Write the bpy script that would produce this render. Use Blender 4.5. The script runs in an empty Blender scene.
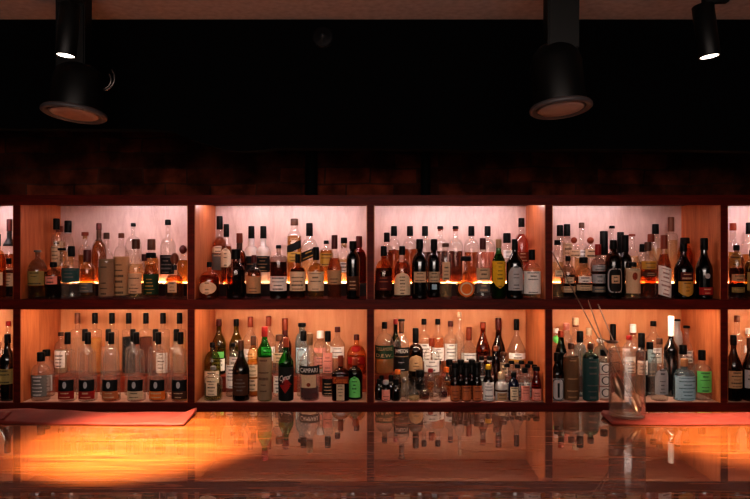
import bpy, bmesh, math, random
from mathutils import Vector, Matrix
R = random.Random(7)
F = 693.0; CX = 375.0; HY = 249.5; ZC = 1.73     # focal length in pixels, image centre, eye height
C = bpy.context.scene.collection
sc = bpy.context.scene
BR = dict(U=ZC-0.215, L=ZC-0.660)                # floors of the two rows of bays
RISE = dict(U=0.055, L=0.074)
D0, DR, DB = 2.98, 3.20, 3.36                    # front face, riser face, back panel
CT = ZC-0.63                                     # bar top

def X(px, d): return (px-CX)*d/F
def Z(py, d): return ZC+(HY-py)*d/F
def lin(c): return c/12.92 if c <= .04045 else ((c+.055)/1.055)**2.4
def hx(h, a=1.0):
    h = h.lstrip('#'); return tuple(lin(int(h[i:i+2], 16)/255) for i in (0, 2, 4))+(a,)

# ------------------------------------------------------------------ materials
MC = {}
def newmat(name):
    m = bpy.data.materials.new(name); m.use_nodes = True
    nt = m.node_tree; nt.nodes.clear()
    return m, nt, nt.nodes, nt.links
def matte(h, rough=.6, spec=.3, metal=0.0, noise=0.0, nscale=60, coat=0, emis=None):
    k = ('m', h, rough, spec, metal, noise, nscale, coat, emis)
    if k in MC: return MC[k]
    m, nt, N, L = newmat('surface_'+h.strip('#'))
    b = N.new('ShaderNodeBsdfPrincipled'); o = N.new('ShaderNodeOutputMaterial')
    b.inputs['Base Color'].default_value = hx(h); b.inputs['Roughness'].default_value = rough
    b.inputs['Specular IOR Level'].default_value = spec; b.inputs['Metallic'].default_value = metal
    b.inputs['Coat Weight'].default_value = coat
    if emis: b.inputs['Emission Color'].default_value = hx(emis[0]); b.inputs['Emission Strength'].default_value = emis[1]
    if noise:
        t = N.new('ShaderNodeTexCoord'); n = N.new('ShaderNodeTexNoise'); n.inputs['Scale'].default_value = nscale
        r = N.new('ShaderNodeValToRGB'); c = hx(h)
        r.color_ramp.elements[0].position = .3; r.color_ramp.elements[1].position = .7
        r.color_ramp.elements[0].color = tuple(v*(1-noise) for v in c[:3])+(1,)
        r.color_ramp.elements[1].color = tuple(min(1, v*(1+noise)) for v in c[:3])+(1,)
        L.new(t.outputs['Object'], n.inputs['Vector']); L.new(n.outputs['Fac'], r.inputs['Fac']); L.new(r.outputs['Color'], b.inputs['Base Color'])
    L.new(b.outputs[0], o.inputs[0]); MC[k] = m; return m
def glassy(h, edge=.35, gloss=.9, rough=.03, milk=0.0, milkcol=None, pw=2.2, rim=0.0):
    """tinted glass or liquid: clear through the middle, darker towards the rim, fresnel sheen; milk = diffuse share"""
    k = ('g', h, edge, gloss, rough, milk, milkcol, pw, rim)
    if k in MC: return MC[k]
    m, nt, N, L = newmat('glass_'+h.strip('#'))
    o = N.new('ShaderNodeOutputMaterial'); tr = N.new('ShaderNodeBsdfTransparent'); gl = N.new('ShaderNodeBsdfGlossy')
    gl.inputs['Roughness'].default_value = rough; gl.inputs['Color'].default_value = (.9, .9, .9, 1)
    lw = N.new('ShaderNodeLayerWeight'); lw.inputs['Blend'].default_value = .35
    p = N.new('ShaderNodeMath'); p.operation = 'POWER'; p.inputs[1].default_value = pw
    L.new(lw.outputs['Facing'], p.inputs[0])
    mx = N.new('ShaderNodeMix'); mx.data_type = 'RGBA'
    c = tuple(math.sqrt(v) for v in hx(h)[:3])+(1,); mx.inputs[6].default_value = c   # two walls are crossed
    mx.inputs[7].default_value = tuple((v**1.6)*edge for v in c[:3])+(1,)
    L.new(p.outputs[0], mx.inputs[0]); L.new(mx.outputs[2], tr.inputs['Color'])
    fr = N.new('ShaderNodeLayerWeight'); fr.inputs['Blend'].default_value = .5
    p5 = N.new('ShaderNodeMath'); p5.operation = 'POWER'; p5.inputs[1].default_value = 4.5; L.new(fr.outputs['Facing'], p5.inputs[0])
    mu = N.new('ShaderNodeMath'); mu.operation = 'MULTIPLY_ADD'; mu.inputs[1].default_value = .75*gloss; mu.inputs[2].default_value = .045*gloss; mu.use_clamp = True
    L.new(p5.outputs[0], mu.inputs[0])
    s = N.new('ShaderNodeMixShader'); L.new(mu.outputs[0], s.inputs[0]); L.new(gl.outputs[0], s.inputs[2])
    if milk:
        df = N.new('ShaderNodeBsdfDiffuse'); df.inputs['Color'].default_value = hx(milkcol or h)
        tl = N.new('ShaderNodeBsdfTranslucent'); tl.inputs['Color'].default_value = hx(milkcol or h)
        a = N.new('ShaderNodeMixShader'); a.inputs[0].default_value = .6; L.new(df.outputs[0], a.inputs[1]); L.new(tl.outputs[0], a.inputs[2])
        s2 = N.new('ShaderNodeMixShader'); s2.inputs[0].default_value = milk
        if rim:  # whitens the edges: bright refracted rims painted into pale glass
            p2 = N.new('ShaderNodeMath'); p2.operation = 'POWER'; p2.inputs[1].default_value = 3.0; L.new(lw.outputs['Facing'], p2.inputs[0])
            ma = N.new('ShaderNodeMath'); ma.operation = 'MULTIPLY_ADD'; ma.inputs[1].default_value = rim; ma.inputs[2].default_value = milk
            L.new(p2.outputs[0], ma.inputs[0]); L.new(ma.outputs[0], s2.inputs[0])
        L.new(tr.outputs[0], s2.inputs[1]); L.new(a.outputs[0], s2.inputs[2]); L.new(s2.outputs[0], s.inputs[1])
    else: L.new(tr.outputs[0], s.inputs[1])
    L.new(s.outputs[0], o.inputs[0]); MC[k] = m; return m
def emit(h, st):
    m, nt, N, L = newmat('glow'); e = N.new('ShaderNodeEmission'); o = N.new('ShaderNodeOutputMaterial')
    e.inputs[0].default_value = hx(h); e.inputs[1].default_value = st; L.new(e.outputs[0], o.inputs[0]); return m
def wood(name, dark, light, scale=(1, 9, 9), rough=.4, spec=.4, coat=0, coatr=.05, coatior=1.5, bump=0.0, detail=6, wav=0.0, wscale=(1, 1, 1)):
    m, nt, N, L = newmat(name)
    o = N.new('ShaderNodeOutputMaterial'); b = N.new('ShaderNodeBsdfPrincipled'); t = N.new('ShaderNodeTexCoord')
    mp = N.new('ShaderNodeMapping'); mp.inputs['Scale'].default_value = scale
    L.new(t.outputs['Object'], mp.inputs['Vector'])
    n = N.new('ShaderNodeTexNoise'); n.inputs['Scale'].default_value = 4; n.inputs['Detail'].default_value = detail; n.inputs['Roughness'].default_value = .65; n.inputs['Distortion'].default_value = .6
    L.new(mp.outputs[0], n.inputs['Vector'])
    r = N.new('ShaderNodeValToRGB'); r.color_ramp.elements[0].position = .32; r.color_ramp.elements[1].position = .68
    r.color_ramp.elements[0].color = hx(dark); r.color_ramp.elements[1].color = hx(light)
    L.new(n.outputs['Fac'], r.inputs['Fac']); L.new(r.outputs['Color'], b.inputs['Base Color'])
    b.inputs['Roughness'].default_value = rough; b.inputs['Specular IOR Level'].default_value = spec
    b.inputs['Coat Weight'].default_value = coat; b.inputs['Coat Roughness'].default_value = coatr; b.inputs['Coat IOR'].default_value = coatior
    if bump:
        bp = N.new('ShaderNodeBump'); bp.inputs['Strength'].default_value = bump; bp.inputs['Distance'].default_value = .002
        L.new(n.outputs['Fac'], bp.inputs['Height']); L.new(bp.outputs[0], b.inputs['Normal'])
    if wav:
        m2 = N.new('ShaderNodeMapping'); m2.inputs['Scale'].default_value = wscale; L.new(t.outputs['Object'], m2.inputs['Vector'])
        n2 = N.new('ShaderNodeTexNoise'); n2.inputs['Scale'].default_value = 1; n2.inputs['Detail'].default_value = 1.5; L.new(m2.outputs[0], n2.inputs['Vector'])
        bp = N.new('ShaderNodeBump'); bp.inputs['Strength'].default_value = 1; bp.inputs['Distance'].default_value = wav
        L.new(n2.outputs['Fac'], bp.inputs['Height']); L.new(bp.outputs[0], b.inputs['Coat Normal'])
    L.new(b.outputs[0], o.inputs[0]); return m

# ------------------------------------------------------------------ objects
def setp(o, label=None, cat=None, group=None, kind=None):
    if label: o['label'] = label
    if cat: o['category'] = cat
    if group: o['group'] = group
    if kind: o['kind'] = kind
    return o
def empty(name, loc, label, cat, group=None, rz=0):
    o = bpy.data.objects.new(name, None); C.objects.link(o); o.location = loc; o.rotation_euler[2] = rz; o.empty_display_size = .02
    return setp(o, label, cat, group)
def link(name, me, mat, parent=None, smooth=False, loc=None):
    if mat is not None and not me.materials: me.materials.append(mat)
    if smooth and len(me.polygons): me.polygons.foreach_set('use_smooth', [True]*len(me.polygons))
    o = bpy.data.objects.new(name, me); C.objects.link(o); o.parent = parent
    if loc is not None: o.location = loc
    return o
def mesh(verts, faces, name='m'):
    me = bpy.data.meshes.new(name); me.from_pydata(verts, [], faces); me.update(); return me
def boxes(bs, bevel=0.0):
    bm = bmesh.new()
    for (x0, x1, y0, y1, z0, z1) in bs:
        r = bmesh.ops.create_cube(bm, size=1)
        bmesh.ops.scale(bm, vec=(x1-x0, y1-y0, z1-z0), verts=r['verts'])
        bmesh.ops.translate(bm, vec=((x0+x1)/2, (y0+y1)/2, (z0+z1)/2), verts=r['verts'])
    if bevel: bmesh.ops.bevel(bm, geom=list(bm.edges), offset=bevel, segments=2, affect='EDGES', clamp_overlap=True)
    me = bpy.data.meshes.new('m'); bm.to_mesh(me); bm.free(); return me
def lathe(prof, seg=24, closed=True, n=2.0, ry=1.0, nneck=None):
    """prof: (z, r[, exponent]); superellipse section"""
    vs, fs = [], []
    for p in prof:
        z, r = p[0], p[1]; e = p[2] if len(p) > 2 else n; q = p[3] if len(p) > 3 else ry
        for i in range(seg):
            a = 2*math.pi*(i+.5)/seg; c, s = math.cos(a), math.sin(a)
            vs.append((r*math.copysign(abs(c)**(2/e), c), r*q*math.copysign(abs(s)**(2/e), s), z))
    for j in range(len(prof)-1):
        for i in range(seg):
            a, b = j*seg+i, j*seg+(i+1) % seg; fs.append((a, b, b+seg, a+seg))
    if closed:
        fs.append(tuple(range(seg-1, -1, -1))); k = (len(prof)-1)*seg; fs.append(tuple(range(k, k+seg)))
    return mesh(vs, fs)
def tube(pts, rad, seg=8):
    vs, fs = [], []; n = len(pts); pts = [Vector(p) for p in pts]
    for j, p in enumerate(pts):
        t = (pts[min(j+1, n-1)]-pts[max(j-1, 0)]).normalized()
        up = Vector((0, 1, 0)) if abs(t.y) < .9 else Vector((1, 0, 0)); u = t.cross(up).normalized(); v = t.cross(u)
        r = rad[j] if isinstance(rad, (list, tuple)) else rad
        for i in range(seg):
            a = 2*math.pi*i/seg; vs.append(tuple(p+u*math.cos(a)*r+v*math.sin(a)*r))
    for j in range(n-1):
        for i in range(seg):
            a, b = j*seg+i, j*seg+(i+1) % seg; fs.append((a, b, b+seg, a+seg))
    fs.append(tuple(range(seg-1, -1, -1))); fs.append(tuple(range((n-1)*seg, n*seg)))
    return mesh(vs, fs)
_tc = {}
def text_mesh(s, shear=0.0):
    k = (s, shear)
    if k not in _tc:
        cu = bpy.data.curves.new('t', 'FONT'); cu.body = s; cu.align_x = 'CENTER'; cu.resolution_u = 2; cu.shear = shear
        o = bpy.data.objects.new('t', cu); C.objects.link(o); bpy.context.view_layer.update()
        dg = bpy.context.evaluated_depsgraph_get(); me = bpy.data.meshes.new_from_object(o.evaluated_get(dg))
        bpy.data.objects.remove(o)
        vs = [tuple(v.co) for v in me.vertices]; fs = [tuple(p.vertices) for p in me.polygons]
        x0 = min(v[0] for v in vs); x1 = max(v[0] for v in vs); y0 = min(v[1] for v in vs); y1 = max(v[1] for v in vs)
        _tc[k] = ([((v[0]-(x0+x1)/2)/(x1-x0), (v[1]-y0)/(y1-y0)) for v in vs], fs)
    return _tc[k]

# ------------------------------------------------------------------ the setting
brick, nt, N, L = newmat('old_brick')
o = N.new('ShaderNodeOutputMaterial'); b = N.new('ShaderNodeBsdfPrincipled'); t = N.new('ShaderNodeTexCoord'); mp = N.new('ShaderNodeMapping')
mp.inputs['Rotation'].default_value = (math.pi/2, 0, 0)
nz = N.new('ShaderNodeTexNoise'); nz.inputs['Scale'].default_value = 3
va = N.new('ShaderNodeVectorMath'); va.operation = 'MULTIPLY_ADD'; va.inputs[1].default_value = (.05, .05, .05)
bk = N.new('ShaderNodeTexBrick'); bk.inputs['Scale'].default_value = 1
bk.inputs['Color1'].default_value = hx('84402a'); bk.inputs['Color2'].default_value = hx('4c2418'); bk.inputs['Mortar'].default_value = hx('55342a')
bk.inputs['Mortar Size'].default_value = .006; bk.inputs['Brick Width'].default_value = .225; bk.inputs['Row Height'].default_value = .078; bk.inputs['Mortar Smooth'].default_value = .6
L.new(t.outputs['Object'], mp.inputs[0]); L.new(mp.outputs[0], nz.inputs['Vector']); L.new(nz.outputs['Color'], va.inputs[0]); L.new(mp.outputs[0], va.inputs[2]); L.new(va.outputs[0], bk.inputs['Vector'])
n2 = N.new('ShaderNodeTexNoise'); n2.inputs['Scale'].default_value = 9; n2.inputs['Detail'].default_value = 8; L.new(mp.outputs[0], n2.inputs['Vector'])
r2 = N.new('ShaderNodeValToRGB'); r2.color_ramp.elements[0].position = .38; r2.color_ramp.elements[0].color = (.3, .3, .3, 1); r2.color_ramp.elements[1].position = .66
L.new(n2.outputs['Fac'], r2.inputs[0])
ml = N.new('ShaderNodeMix'); ml.data_type = 'RGBA'; ml.blend_type = 'MULTIPLY'; ml.inputs[0].default_value = 1
L.new(bk.outputs['Color'], ml.inputs[6]); L.new(r2.outputs[0], ml.inputs[7]); L.new(ml.outputs[2], b.inputs['Base Color'])
b.inputs['Roughness'].default_value = .95; b.inputs['Specular IOR Level'].default_value = .1
bp = N.new('ShaderNodeBump'); bp.inputs['Strength'].default_value = .8; bp.inputs['Distance'].default_value = .02
L.new(r2.outputs[0], bp.inputs['Height']); L.new(bp.outputs[0], b.inputs['Normal']); L.new(b.outputs[0], o.inputs[0])

M_black = matte('030304', .9, .05); M_dark = matte('0a0808', .7, .15)
plaster = matte('acb0b2', .95, .05, noise=.12, nscale=45)
frame_w = wood('dark_stained_wood', '3c0c06', '5a150b', (1.5, 12, 12), rough=.5, spec=.12)
side_w = wood('orange_stained_ply', 'a85a34', 'cc7c50', (9, 9, 1.2), rough=.45, spec=.35)
back_w = wood('varnished_back_ply', 'c67e54', 'd69468', (7, 7, .8), rough=.35, spec=.5, bump=.25)
back_wu = wood('pale_back_ply', 'c8a096', 'e0bcb2', (6, 6, 1.6), rough=.33, spec=.6, bump=.8)
floor_w = wood('pale_shelf_board', 'c09484', 'd8b0a0', (1.5, 12, 12), rough=.4, spec=.4)
pale_w = wood('pale_ply_lining', 'd8a080', 'f0bc98', (1.5, 12, 12))
XL, XR = X(-161, D0), X(902, D0)
ZT = Z(195, D0)
CEIL = ZC+.80; SOF = 2.41
s = link('floor', boxes([(-3.2, 3.2, -1.2, 3.62, -.05, 0)]), matte('241611', .6), None); s['kind'] = 'structure'
s = link('wall_back', boxes([(-3.2, 3.2, 3.42, 3.6, 0, CEIL+.2)]), brick); s['kind'] = 'structure'
s = link('wall_left', boxes([(-3.3, -3.2, -1.2, 3.6, 0, CEIL+.2)]), M_dark); s['kind'] = 'structure'
s = link('wall_right', boxes([(3.2, 3.3, -1.2, 3.6, 0, CEIL+.2)]), M_dark); s['kind'] = 'structure'
s = link('ceiling', boxes([(-3.2, 3.2, -1.2, 3.6, CEIL, CEIL+.12)]), plaster); s['kind'] = 'structure'
# black dropped soffit: lower edge steps down along a ragged curve, as its outline shows over the brick
pr = [(-3.2, 128)]
for px, py in ((-60, 128), (150, 129), (172, 131), (188, 138), (206, 144), (222, 149), (240, 151), (262, 150), (275, 148), (420, 149), (470, 150), (640, 149), (760, 151), (1100, 151)):
    pr.append((X(px, SOF), py))
vs, fs = [], []
for x, py in pr:
    z = Z(py, SOF)
    vs += [(x, SOF, CEIL), (x, SOF, z), (x, SOF+.06, z), (x, SOF+.06, CEIL)]
for i in range(len(pr)-1):
    a, c = i*4, i*4+4
    fs += [(a, a+1, c+1, c), (a+1, a+2, c+2, c+1), (a+2, a+3, c+3, c+2)]
fs += [(0, 1, 2, 3), ((len(pr)-1)*4, (len(pr)-1)*4+3, (len(pr)-1)*4+2, (len(pr)-1)*4+1)]
s = link('beam_ceiling', mesh(vs, fs), M_black); s['kind'] = 'structure'
# dark vertical strips against the brick above the shelving, drawn as cylinders
for (px0, px1, lab) in ((304, 319, 'thick black vertical strip on the brick wall above the second bay'), (421, 430, 'thin black vertical strip on the brick wall above the third bay')):
    d = 3.395; x0, x1 = X(px0, d), X(px1, d); r = (x1-x0)/2
    r = min(r, .03)
    e = link('wall_strip', lathe([(ZT-ZC-.0, r), (CEIL-ZC-.02, r)], 20), matte('070606', .7), None, True, ((x0+x1)/2, 3.385, ZC))
    setp(e, lab, 'pipe')

# ------------------------------------------------------------------ shelving
unit = empty('back_bar_shelving', (0, 0, 0), 'dark stained wooden back bar shelving with twelve lit bays of bottles', 'shelving')
divs = [-161, 16.5, 191, 370.5, 549, 724.5, 902]; dw = .0145
dx = [X(p, D0) for p in divs]
zs = dict(U=(BR['U'], Z(205, D0)), L=(BR['L'], Z(309.5, D0)))
ZB = Z(414.5, D0)
link('top_board', boxes([(XL-.02, XR+.02, D0, DB+.04, zs['U'][1]+.02, ZT), (XL-.02, XR+.02, D0, D0+.018, zs['U'][1], zs['U'][1]+.02)], .001), frame_w, unit)
link('middle_shelf', boxes([(XL-.02, XR+.02, D0+.0185, DB+.04, zs['L'][1]+.02, BR['U'])]), frame_w, unit)
link('shelf_edge', boxes([(XL-.02, XR+.02, D0, D0+.018, zs['L'][1], BR['U'])], .001), frame_w, unit)
link('bottom_shelf', boxes([(XL-.02, XR+.02, D0+.0185, DB+.04, BR['L']-.04, BR['L'])]), floor_w, unit)
link('shelf_edge', boxes([(XL-.02, XR+.02, D0, D0+.018, ZB, BR['L'])], .001), frame_w, unit)
link('base_cabinet', boxes([(XL-.02, XR+.02, D0+.03, DB+.04, 0, BR['L']-.04)]), frame_w, unit)
for i, x in enumerate(dx):
    for rw in 'UL':
        link('divider', boxes([(x-dw, x+dw, D0+.001, DB+.02, zs[rw][0]+.0005, zs[rw][1]-.0005)]), frame_w, unit)
        if i > 0: link('side_lining', boxes([(x-dw-.003, x-dw-.0002, D0+.004, DB, zs[rw][0]+.0005, zs[rw][1]+.019)]), side_w, unit)
        if i < 6: link('side_lining', boxes([(x+dw+.0002, x+dw+.003, D0+.004, DB, zs[rw][0]+.0005, zs[rw][1]+.019)]), side_w, unit)
LED_U = 50.0; LED_L = 84.0; LED_R = 36
mUr = emit('ffb07a', LED_R); mL = emit('ffe6cc', LED_L); mU = emit('ffeaee', LED_U); mUp = emit('ffb9a0', LED_U*.5)
for i in range(6):
    a, c = dx[i]+dw+.0035, dx[i+1]-dw-.0035
    for rw in 'UL':
        z0, z1 = zs[rw]
        link('back_panel', boxes([(a-.003, c+.003, DB, DB+.02, z0+.0005, z1+.0195)]), back_wu if rw == 'U' else back_w, unit)
        link('riser', boxes([(a, c, DR, DB-.0005, z0+.0005, z0+RISE[rw])], .0015), matte('2a0f0a', .5) if rw == 'U' else wood('riser_wood', '6a2414', '8c3820', (1.5, 12, 12)), unit)  # upper riser is coloured darker, the shade of its unlit face put in
        if rw == 'L':
            link('bay_ceiling', boxes([(a, c, D0+.0185, DB, z1+.0165, z1+.0198)]), pale_w, unit)
            link('led_strip', boxes([(a+.07, c-.07, D0+.022, D0+.034, z1+.009, z1+.0163)]), mL, unit)
        else:
            sa, se = a+.03, c-.03; mm = mU
            if i == 1: sa = X(85, 3.1)
            if i == 4: se = X(655, 3.1)
            link('led_strip', boxes([(sa, se, 3.145, 3.157, z1+.012, z1+.0195)]), mm, unit)
            link('led_strip', boxes([(a+.04, c-.04, DB-.012, DB-.004, z0+RISE[rw]+.0005, z0+RISE[rw]+.0045)]), mUr, unit)

# ------------------------------------------------------------------ bar counter
bar_top = wood('varnished_bar_top', '4c200b', '8e4a1c', (.9, 11, 4), rough=.5, spec=.2, coat=1, coatr=.015, coatior=2.9, detail=8, wav=.00008, wscale=(2.5, 14, 1))
bar = empty('bar_counter', (0, 2.0, 0), 'long orange varnished wooden bar counter with mirror like top', 'bar counter')
link('counter_top', boxes([(-2.9, 2.9, -.45, .69, CT-.045, CT)], .003), bar_top, bar)
link('counter_body', boxes([(-2.85, 2.85, -.35, .6, 0, CT-.0455)]), frame_w, bar)

# ------------------------------------------------------------------ bottles
COL = dict(black='0c0a0a', red='8e1a16', dred='4a1512', rust='7a3018', brown='4a2a1a', cork='a0704a', grey='6a6460', white='e6ddd6', cream='d8bfa0', tan='b08a66', gold='b88a3c',
           green='2f7a44', yellow='d8a828', blue='1c2c6a', teal='2a4a4a', pink='d88a7a', orange='d8702a', copper='a8603c', silver='a8a4a4', lblue='a8c4d0', olive='8a7a48', wood='6a3a26', beige='c8a888', lgreen='6ec86a', dgreen='1f3a26', paper='846c54', bronze='6a4c34')
GL = dict(clear='fbf9f6', amber='f0b878', dark='3a2418', green='3c8a3c', bgreen='2fae3f', dgreen='1c3a22', brown='7a3a18', black='100c0c', olive='8a8a3a', lblue='b0d0dc', blue='14246a', red='a02018', frost='d8d8d8', teal='4a8a80', smoke='b8a8a0')
LQ = dict(amber='eea65c', gold='f8cc80', dark='5a2410', red='8a1410', orange='f5a24c', clear='fcfbf8', pale='f8e6be', brown='a0562c', pink='e8a088', olive='b0a048', rose='d88070', black='150806')
BAYTXT = {'U0': 'in top bay cut by left edge', 'U1': 'in first full upper bay', 'U2': 'in second full upper bay', 'U3': 'in third full upper bay', 'U4': 'in fourth full upper bay', 'U5': 'in top bay cut by right edge',
          'L0': 'in lower bay cut by left edge', 'L1': 'in first full lower bay', 'L2': 'in second full lower bay', 'L3': 'in third full lower bay', 'L4': 'in fourth full lower bay', 'L5': 'in lower bay cut by right edge'}
placed = {}
NB = [0]
def b(bay, row, x, top, cap0, nk, sh, w, t, nw=4.6, g='clear', lq=None, fill=None, cap='black', ct='cyl', lb=(), st='round', n=2.0, q=1.0, flare=1.0, name='liquor_bottle', cw=None, foil=None, cat='bottle', milk=0):
    """one bottle measured on its shelf: centre, top of cap, foot of cap, neck foot, shoulder, width; standing in its row"""
    lv = bay[0]; i = int(bay[1]); zf = BR[lv]
    back = row[0] == 'K'
    base = {'F': 3.035, 'M': 3.125, 'K': 3.28, 'f': 3.012, 'm': 3.05, 'n': 3.09}[row[0]] + .01*int(row[1:] or 0)
    lo, hi = (DR+.002, DB-.014 if lv == 'U' else DB-.003) if back else (D0+.021, DR-.002)
    xa, xb = dx[i]+dw+.005, dx[i+1]-dw-.005
    best = None
    for sh_ in (1, .94, .88, .82, .76, .7):
        for k in range(0, 36):
            for sg in ((1, -1) if k else (1,)):
                d = base+sg*k*.005
                rx = w*d/F/2*sh_; ry = rx*q
                if d-ry < lo or d+ry > hi: continue
                xx = min(max(X(x, d), xa+rx), xb-rx)
                ok = all(math.hypot((xx-p[0])/(rx+p[2]), (d-p[1])/(ry+p[3])) > 1.02 for p in placed.get(bay, []))
                if ok: best = (xx, d, rx, ry); break
            if best: break
        if best: break
    if not best:
        print('NOROOM', bay, row, x, t); d = base; rx = w*d/F/2*.7; best = (X(x, d), d, rx, rx*q)
    xx, d, rx, ry = best; placed.setdefault(bay, []).append(best)
    z0 = zf+(RISE[lv] if back else 0)+.0008
    zt = lambda py: Z(py, d)-z0
    H = zt(top); zc, zn, zh = zt(cap0), zt(nk), zt(sh)
    rn = min(nw*d/F/2, rx*.8)
    root = empty(name, (xx, d, z0), t+' '+BAYTXT[bay], cat, ('bitters and small bottles ' if w < 12.5 and lv == 'L' and row[0] in 'fmn' else 'bottles ')+BAYTXT[bay], R.uniform(-.06, .06))
    qn = ry/rx
    P = [(0, rx*.88*flare, n, qn), (.0025, rx*.97*flare, n, qn), (.007, rx*flare, n, qn)]
    for s_ in (.2, .4, .6, .8): P.append((.007+(zh-.007)*s_, rx*(flare+(1-flare)*s_), n, qn))
    K = 8
    for k in range(K+1):
        s_ = k/K
        if st == 'round': f = math.sqrt(max(0, 1-s_**2)); f = f*.75+.25*(1-s_)
        elif st == 'square': f = max(0, 1-s_**4.5)**(1/1.6) if s_ < 1 else 0; f = f*.85+.15*(1-s_)
        elif st == 'cone': f = 1-s_
        elif st == 'bell': f = (1-s_)**1.7
        else: f = 1-(3*s_*s_-2*s_**3)
        e = n+(2-n)*s_**.5; P.append((zh+(zn-zh)*s_, rn+(rx-rn)*f, e, qn+(1-qn)*s_))
    ztop = H-.004 if ct != 'stopper' else zc
    P += [(zn+(ztop-zn)*.5, rn*.97, 2, 1), (ztop, rn*1.0, 2, 1)]
    def rad(z):
        for a_, b_ in zip(P, P[1:]):
            if a_[0] <= z <= b_[0]:
                u = (z-a_[0])/max(1e-6, b_[0]-a_[0]); return tuple(a_[k]+(b_[k]-a_[k])*u for k in (1, 2, 3))
        return P[-1][1], 2, 1
    pale = g in ('clear', 'frost', 'lblue', 'smoke')
    gm = glassy(GL[g], .72 if pale else .5, gloss=1.1, milk=max(milk, (.05 if lv == 'L' else .02) if pale else .02), pw=3.0 if pale else 2.2, rim=(.5 if lv == 'L' else .22) if pale else 0) if g != 'black' else matte('0a0808', .12, .6, coat=1)
    link('glass', lathe(P, 28), gm, root, True)
    if lq:
        zl = zt(fill) if fill else zh*.9
        zl = max(.02, min(zl, zn))
        Q = [(.005, rx*.84*flare, n, qn), (.009, rx*.88*flare, n, qn)]
        for k in range(1, 9):
            z = .009+(zl-.009)*k/8; r_, e_, q_ = rad(z); Q.append((z, r_*.9, e_, q_))
        link('liquid', lathe(Q, 24), glassy(LQ[lq] if lv == 'L' or lq in ('clear', 'pale') else dict(amber='b8743c', gold='d09c50', orange='c0703a', brown='70381c').get(lq, LQ[lq]), .95 if lq == 'clear' else .7, gloss=.12, milk=.03 if lq == 'clear' else .05 if lq in ('dark', 'black') else (.3 if lv == 'L' else .10), pw=4 if lq in ('clear', 'pale') else 2.4), root, True)  # upper row gets darker copies of the same tints, its dimness put into colour
    # cap
    if cap:
        cm = matte(COL[cap], .45, .35) if cap != 'black' else matte('060505', .5, .15)
        cr = (cw*d/F/2) if cw else rn*1.14
        if ct == 'cyl':
            link('cap', lathe([(zc, cr*.98), (zc+.001, cr), (H-.003, cr*.97), (H-.001, cr*.93), (H, cr*.7)], 20), cm, root, True)
        elif ct == 'tee':
            zm = zc+(H-zc)*.45
            link('cork', lathe([(zc, rn*.85), (zm, rn*.9)], 16), matte(COL['cork'], .8), root, True)
            cr = (cw*d/F/2) if cw else rn*1.5
            link('cap', lathe([(zm, cr*.96), (zm+.001, cr), (H-.002, cr), (H, cr*.85)], 20), cm, root, True)
        elif ct == 'ball':
            zz = (zc+H)/2; hh = (H-zc)/2; cr = (cw*d/F/2) if cw else hh
            link('cap', lathe([(zz+hh*math.sin(u), max(.0003, cr*math.cos(u))) for u in [(-.5+k/10)*math.pi for k in range(11)]], 20), cm, root, True)
        elif ct == 'stopper':
            hh = (H-zc)
            pf = [(zc-.004, rn*.8), (zc+hh*.15, rn*1.1), (zc+hh*.2, rn*1.5), (zc+hh*.3, rn*1.5), (zc+hh*.38, rn*.7), (zc+hh*.55, rn*1.15), (zc+hh*.72, rn*1.3), (zc+hh*.9, rn*1.0), (H, rn*.3)]
            link('stopper', lathe(pf, 20), glassy('f4f0ea', .3, 1.2), root, True)
    if foil:
        za, zb = zt(foil[1]), zt(foil[0]); ff = []
        for k in range(7):
            z = za+(zb-za)*k/6; r_, e_, q_ = rad(z); ff.append((z, r_*1.03+.0003, e_, q_))
        link('neck_foil', lathe(ff, 20), matte(COL[foil[2]], .4), root, True)
    for item in lb:
        y0, y1, col = item[:3]; op = item[3] if len(item) > 3 else {}
        zb, za = zt(y0), zt(y1); shp = op.get('s', 'rect'); wf = op.get('w', .9); sl = op.get('sl', 0)
        za = max(za, .004)
        nx, nz_ = 12, 10; vs, fs = [], []
        def surf(u, z, off):
            r_, e_, q_ = rad(z); r_ += off; rr = min(abs(u)/r_, .995)
            return (u, -(r_*q_)*(1-rr**e_)**(1/e_), z)
        if shp == 'wrap':
            me = lathe([(za+(zb-za)*k/6, rad(za+(zb-za)*k/6)[0]+.0006, rad(za+(zb-za)*k/6)[1], rad(za+(zb-za)*k/6)[2]) for k in range(7)], 28, closed=False)
        else:
            for jz in range(nz_+1):
                v = jz/nz_
                hw = {'rect': 1, 'oval': math.sqrt(max(0, 1-(2*v-1)**2)), 'diamond': 1-abs(2*v-1), 'shield': min(1, .12+1.6*math.sqrt(v)), 'arch': min(1, math.sqrt(max(0, 1-max(0, (v-.6)/.4)**2)))}[shp]
                hw = max(hw, .02)*rx*wf
                for ix in range(nx+1):
                    u = (2*ix/nx-1)*hw; z = za+(zb-za)*v+sl*u
                    vs.append(surf(u, z, .0007))
            for jz in range(nz_):
                for ix in range(nx):
                    a_ = jz*(nx+1)+ix; fs.append((a_, a_+1, a_+nx+2, a_+nx+1))
            me = mesh(vs, fs)
        lo_ = link('label', me, matte(COL[col], .7 if col not in ('gold', 'silver', 'copper') else .4, .25, noise=.12, nscale=300), root, True)
        tx = op.get('t', 'lines'); tc = op.get('c', 'black' if col in ('cream', 'white', 'beige', 'tan', 'silver', 'yellow', 'pink', 'paper', 'lblue', 'lgreen', 'gold', 'olive') else 'beige')
        if tx is None: continue
        vs, fs = [], []; LHh = zb-za; hwid = rx*wf
        if shp == 'wrap': hwid = rx*.9
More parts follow.
